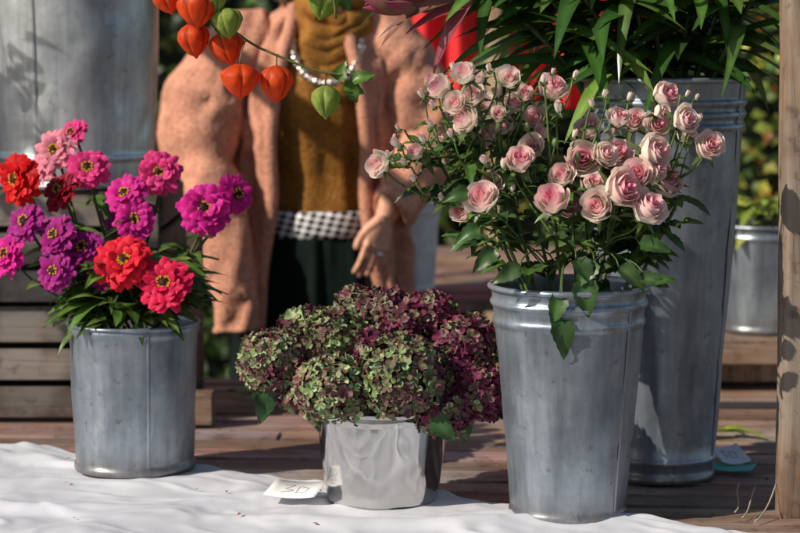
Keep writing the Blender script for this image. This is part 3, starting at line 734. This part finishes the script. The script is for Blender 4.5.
# ------------------------------------------------------------------ woman
wm=empty('woman',(-.19,4.55,0))
def wpart(mbx,name,mats,smooth=True): return part(mbx,name,mats,wm,smooth=smooth)
cx,cy=-.19,4.55
def remesh(o,vs_,sm=6):
    r=o.modifiers.new('r','REMESH'); r.mode='VOXEL'; r.voxel_size=vs_; r.use_smooth_shade=True
    s_=o.modifiers.new('s','SMOOTH'); s_.iterations=sm; s_.factor=.5
mb=MB()
def ell(rows,n=28,col=(1,1,1),mbx=None):
    vs=[];fs=[]
    for (z,x,y,rx,ry) in rows:
        for k in range(n): a=6.2832*k/n; vs.append((x+rx*math.cos(a),y+ry*math.sin(a),z))
    for i in range(len(rows)-1):
        for k in range(n): k2=(k+1)%n; fs.append((i*n+k,i*n+k2,(i+1)*n+k2,(i+1)*n+k))
    fs.append(tuple(range(n))[::-1]); fs.append(tuple((len(rows)-1)*n+k for k in range(n))); (mbx or mb).add(vs,fs,col)
ell([(.78,cx,cy,.13,.09),(.88,cx,cy,.145,.1),(.98,cx,cy,.115,.082),(1.1,cx,cy,.12,.09),(1.25,cx,cy-.01,.135,.1),(1.36,cx,cy,.14,.08),(1.41,cx,cy+.005,.1,.06),(1.44,cx,cy+.01,.055,.052),(1.52,cx,cy-.005,.05,.052)])
for sx in(-1,1):
    tube(mb,[(cx+sx*.075,cy,.88),(cx+sx*.08,cy,.7),(cx+sx*.085,cy-.005,.48),(cx+sx*.09,cy+.01,.3),(cx+sx*.09,cy+.015,.09)],[.085,.08,.055,.05,.036],(1,1,1),0,14)
hz=1.585
sphere(mb,(cx,cy+.005,hz+.03),.082,(1,1,1),0,14,18,(.92,1.12,1.1)); sphere(mb,(cx,cy-.03,hz-.035),.055,(1,1,1),0,12,14,(.95,1,1.15))
tube(mb,[(cx,cy-.085,hz+.02),(cx,cy-.1,hz-.01),(cx,cy-.1,hz-.018)],[.008,.012,.009],(1,1,1),0,8)
sphere(mb,(cx,cy-.078,hz-.045),.012,(1,1,1),0,8,10,(1.8,1,.7))
for sx in(-1,1): sphere(mb,(cx+sx*.076,cy+.01,hz+.002),.02,(1,1,1),0,8,10,(.4,.8,1.4))
armL=[(cx-.135,cy,1.38),(cx-.225,cy-.02,1.28),(cx-.275,cy-.06,1.14),(cx-.25,cy-.13,1.0),(cx-.2,cy-.17,.87)]
armR=[(cx+.135,cy,1.38),(cx+.2,cy,1.28),(cx+.245,cy-.03,1.14),(cx+.205,cy-.12,1.04),(cx+.155,cy-.195,.975)]
for ar in(armL,armR): tube(mb,ar,[.05,.045,.038,.035,.026],(1,1,1),0,14)
o=wpart(mb,'body',[SKIN]); remesh(o,.006)
def hand(name,wr_,dirv,palm_n,side,curl):
    d=V(dirv).normalized(); nrm=V(palm_n); nrm=(nrm-d*nrm.dot(d)).normalized(); sd=V(side); sd=(sd-d*sd.dot(d)-nrm*sd.dot(nrm)).normalized()
    wv=V(wr_); h=MB(); nl=MB(); mids=[]
    tube(h,[wv-d*.07,wv-d*.03,wv],[.026,.024,.022],(1,1,1),0,14)
    vs=[];fs=[];n=16; rows=[(-.01,.021,.016),(.015,.026,.015),(.045,.033,.013),(.075,.035,.011),(.086,.031,.009)]
    for t,a_,b_ in rows:
        for k in range(n): a=6.283*k/n; vs.append(wv+d*t+sd*a_*math.cos(a)+nrm*b_*math.sin(a))
    for i in range(len(rows)-1):
        for k in range(n): k2=(k+1)%n; fs.append((i*n+k,i*n+k2,(i+1)*n+k2,(i+1)*n+k))
    fs.append(tuple(range(n))); fs.append(tuple((len(rows)-1)*n+k for k in range(n))); h.add(vs,fs,(1,1,1))
    for off,ln,cu,sp in ((.026,.072,curl*.75,.05),(.009,.08,curl,.0),(-.009,.074,curl*1.2,-.03),(-.025,.06,curl*1.45,-.07)):
        p=wv+d*.073+sd*off; dd=(d+sd*sp).normalized(); pp=[p-dd*.025,p-dd*.012]; rr=[.0068,.0078]
        sphere(h,p-nrm*.005,.0082,(1,1,1),0,6,8)
        for sgm,fr in enumerate((.45,.3,.25)):
            pp.append(p); rr.append(.0081-.0006*sgm); pp.append(p+dd*ln*fr*.5); rr.append(.0071-.0006*sgm)
            if sgm==0: mids.append((p+dd*ln*fr*.45,dd))
            p=p+dd*ln*fr; ax=dd.cross(nrm).normalized(); dl=dd; dd=(Quaternion(ax,cu*(.6+.3*sgm))@dd)
        nc=p-dl*.006-nrm*.0042
        vs,fs,_=grid(lambda u,v:nc+dl*(.0055*(2*u-1))+sd*(.0042*(2*v-1)*math.sqrt(max(.15,1-(2*u-1)**2*.8)))-nrm*(.002*(1-(2*v-1)**2)),5,4); nl.add(vs,fs,(1,1,1))
        pp.append(p); rr.append(.0056); pp.append(p+dl*.004); rr.append(.003)
        tube(h,pp,rr,(1,1,1),0,12)
    p=wv+d*.018+sd*.018; th=(d*.9+sd*.55+nrm*.25).normalized(); tube(h,[p-th*.01,p+th*.024,p+th*.04+d*.004,p+th*.048+d*.016,p+th*.05+d*.026,p+th*.05+d*.032],[.013,.0122,.0098,.009,.0075,.004],(1,1,1),0,12)
    o=wpart(h,name,[SKIN]); remesh(o,.0018,3); wpart(nl,name+'_nails',[NAIL]); return mids,nrm
HW=(cx+.155,cy-.195,.975)
mids,hn=hand('left_hand',HW,(-.3,-.05,-1),(-.5,.8,0),(-.6,-.7,0),.42)
hand('right_hand',armL[-1],(.1,-.05,-1),(1,.2,0),(.1,-1,0),.3)
mb=MB(); p,dd=mids[2]; a1=dd.orthogonal().normalized(); b1=dd.cross(a1)
P=[p+(a1*math.cos(k/16*6.2832)+b1*math.sin(k/16*6.2832))*.0088 for k in range(17)]; tube(mb,P,.0016,(1,1,1),0,6,False)
sphere(mb,p-hn*.011,.0075,(1,1,1),0,8,10,(1,.7,1)); wpart(mb,'ring',[SILVER])
mb=MB()
for sx in(-1,1): sphere(mb,(cx+sx*.03,cy-.074,hz+.022),.0125,(1,1,1),0,8,10,(1.2,.7,.7)); sphere(mb,(cx+sx*.03,cy-.081,hz+.02),.0058,(1,1,1),1,6,8)
for sx in(-1,1): tube(mb,[(cx+sx*.014,cy-.086,hz+.043),(cx+sx*.03,cy-.087,hz+.048),(cx+sx*.046,cy-.076,hz+.042)],.0024,(1,1,1),2,6)
tube(mb,[(cx-.022,cy-.083,hz-.045),(cx-.008,cy-.093,hz-.042),(cx+.008,cy-.093,hz-.042),(cx+.022,cy-.083,hz-.045)],[.002,.0045,.0045,.002],(1,1,1),3,8)
wpart(mb,'face',[EYE,IRIS,HAIR,LIP])
mb=MB()
for k in range(240):
    a=U(-.55,3.7); q=V((math.cos(a)*.085,math.sin(a)*.095,0)); top=V((cx+U(-.01,.01),cy+.01+U(-.04,.03),hz+.125))
    e=V((cx,cy+.01,hz-U(.08,.2)))+q*U(.85,1.1); m1=V((cx,cy+.01,hz+.07))+q*1.13
    tube(mb,bez(top,top.lerp(m1,.7)+V((0,0,.03)),m1-V((0,0,.04)),e,8),[.003]+[.006]*7+[.002],(1,1,1),0,5)
wpart(mb,'hair',[HAIR])
def shell(rows,a0,a1,n=60,fold=.0,ff=9,open_=True,mbx=None,seed=0,nu=40):
    def at(u):
        t=u*(len(rows)-1); i=min(int(t),len(rows)-2); f=t-i; f=f*f*(3-2*f)*.5+f*.5
        return [a+(b_-a)*f for a,b_ in zip(rows[i],rows[i+1])]
    def fn(u,v):
        r=at(u); z,x,y,rx,ry=r[:5]; b0=a0 if len(r)<6 else -math.pi/2+r[5]; b1=a1 if len(r)<6 else 1.5*math.pi-r[6]
        a=b0+(b1-b0)*v; ca,sa=math.cos(a),math.sin(a)
        k=1+fold*(noise.noise(V((ca*ff*.5,sa*ff*.5,z*2.2+seed)))*1.6+.35*noise.noise(V((ca*5,sa*5,z*14+seed))))
        return (x+rx*k*ca,y+ry*k*sa,z)
    vs,fs,_=grid(fn,nu,n); mbx.add(vs,fs,(1,1,1))
mb=MB()
shell([(.955,cx,cy,.14,.105),(.985,cx,cy,.14,.105),(1.06,cx,cy,.132,.105),(1.16,cx,cy-.005,.142,.118),(1.25,cx,cy-.015,.152,.13),(1.33,cx,cy-.01,.15,.115),(1.395,cx,cy,.14,.09),(1.43,cx,cy+.005,.085,.075),(1.45,cx,cy+.005,.062,.062)],0,2*math.pi,72,.11,6,False,mb,3,50)
wpart(mb,'sweater',[SWEAT])
mb=MB(); shell([(.915,cx,cy,.148,.114),(.925,cx,cy,.153,.12),(.968,cx,cy,.153,.12),(.978,cx,cy,.148,.114)],0,2*math.pi,72,.01,9,False,mb,1,8); wpart(mb,'belt',[BELT])
mb=MB(); shell([(.12,cx,cy,.25,.2),(.4,cx,cy,.225,.175),(.65,cx,cy,.205,.155),(.8,cx,cy,.185,.138),(.9,cx,cy,.158,.118),(.95,cx,cy,.139,.105)],0,2*math.pi,140,.09,14,False,mb,7,30); wpart(mb,'skirt',[SKIRT])
mb=MB()
shell([(.70,cx-.005,cy+.0,.215,.15,.72,.95),(.85,cx,cy,.205,.15,.68,.72),(1.0,cx,cy,.19,.145,.62,.62),(1.15,cx,cy,.195,.15,.6,.62),(1.28,cx,cy,.195,.15,.5,.55),(1.36,cx,cy,.18,.125,.42,.5),(1.42,cx,cy+.005,.12,.095,.5,.6),(1.455,cx,cy+.01,.08,.078,.8,.9)],0,1,120,.1,14,True,mb,11,60)
sl_=lambda path,rad: tube(mb,[V(p) for p in path],rad,(1,1,1),0,36,False)
def smoothpath(P,Rr_,n=24):
    out=[];ro=[]
    for i in range(n+1):
        t=i/n*(len(P)-1); k=min(int(t),len(P)-2); f=t-k
        p0,p1,p2,p3=[V(P[max(0,min(len(P)-1,k+j))]) for j in(-1,0,1,2)]
        out.append(.5*((2*p1)+(p2-p0)*f+(2*p0-5*p1+4*p2-p3)*f*f+(3*p1-p0-3*p2+p3)*f**3))
        ro.append((Rr_[k]+(Rr_[k+1]-Rr_[k])*f)*(1+.03*math.sin(i*1.1)+.03*math.sin(i*.6+1)))
    return out,ro
P,Q=smoothpath([(cx-.1,cy,1.39),(cx-.17,cy-.005,1.36),(cx-.245,cy-.02,1.27),(cx-.28,cy-.06,1.14),(cx-.255,cy-.12,1.02),(cx-.21,cy-.165,.88),(cx-.19,cy-.19,.76),(cx-.188,cy-.19,.715)],[.06,.085,.1,.09,.07,.055,.05,.05],54); sl_(P,Q)
P,Q=smoothpath([(cx+.1,cy,1.39),(cx+.16,cy,1.36),(cx+.215,cy-.01,1.27),(cx+.25,cy-.04,1.14),(cx+.21,cy-.12,1.045),(cx+.16,cy-.188,.985)],[.06,.085,.09,.08,.064,.046],44); sl_(P,Q)
for i,p in enumerate(mb.v):
    q=V(p); f1=V((q.x*9+q.z*5,q.y*9,q.z*7-q.x*4)); f2=V((q.x*18-q.z*13,q.y*18,q.z*9+q.x*11))
    d=V((noise.noise(f1),noise.noise(f1+V((7,0,0))),noise.noise(f1+V((0,9,0)))))*.018
    rdg=(1-abs(noise.noise(f2))*2.5); d+=V((0,-1,0))*.012*rdg
    mb.v[i]=tuple(q+d)
for sgn in (-1,1):
    pts_=[]
    for z,rx,ry,a in ((.705,.215,.15,.72 if sgn<0 else .95),(.85,.205,.15,.70),(1.0,.19,.145,.62),(1.15,.195,.15,.61),(1.28,.195,.15,.52),(1.36,.18,.125,.45),(1.42,.12,.095,.55),(1.455,.08,.078,.85)):
        pts_.append((cx+sgn*rx*math.sin(a),cy-ry*math.cos(a)-.006,z))
    P,Q=smoothpath(pts_,[.013]*len(pts_),40); tube(mb,P,Q,(1,1,1),0,10,True)
o=wpart(mb,'cardigan',[CARDI]); m_=o.modifiers.new('t','SOLIDIFY'); m_.thickness=.006; m_.offset=0
mb=MB()
for k in range(8):
    f=k/7; rx=.075+.02*math.sin(f*3.1)+U(-.004,.004); ry=.085+.02*math.sin(f*3.1); z=1.47-.07*f; dz=.01+.13*f; P=[]; o1=U(0,6)
    for i in range(81):
        a=6.2832*i/80; fr=max(0,-math.sin(a)); P.append((cx+.02+rx*math.cos(a)+.006*math.sin(a*3+o1),cy+ry*math.sin(a)-.014*fr+.005*math.sin(a*4+o1),z-dz*fr**1.7+.009*math.sin(a*3+o1)))
    tube(mb,P,[.019*(1+.3*math.sin(i*.157*2+o1)) for i in range(81)],(1,1,1),0,12,False)
for i,p in enumerate(mb.v):
    q=V(p); mb.v[i]=tuple(q+V((noise.noise(q*26),noise.noise(q*26+V((7,0,0))),noise.noise(q*26+V((0,9,0)))))*.014)
wpart(mb,'scarf',[SCARF])
mb=MB()
for k in range(23):
    t=k/22; a=math.pi*(1+t); sphere(mb,(cx+.02+.08*math.cos(a),cy-.164+.06*(1-abs(math.sin(a))),1.375+.095*math.sin(a)),.009 if k%3 else .0115,(1,1,1),k%2,7,9)
wpart(mb,'necklace',[PEARL,SILVER])
mb=MB()
for sx in(-1,1):
    sphere(mb,(cx+sx*.09,cy-.04,.045),.05,(1,1,1),0,8,14,(.9,2.2,.85)); tube(mb,[(cx+sx*.09,cy+.015,.05),(cx+sx*.09,cy+.015,.25)],[.05,.055],(1,1,1),0,14)
wpart(mb,'boots',[DARK])
wm.location=(-.19,4.80,GZ)
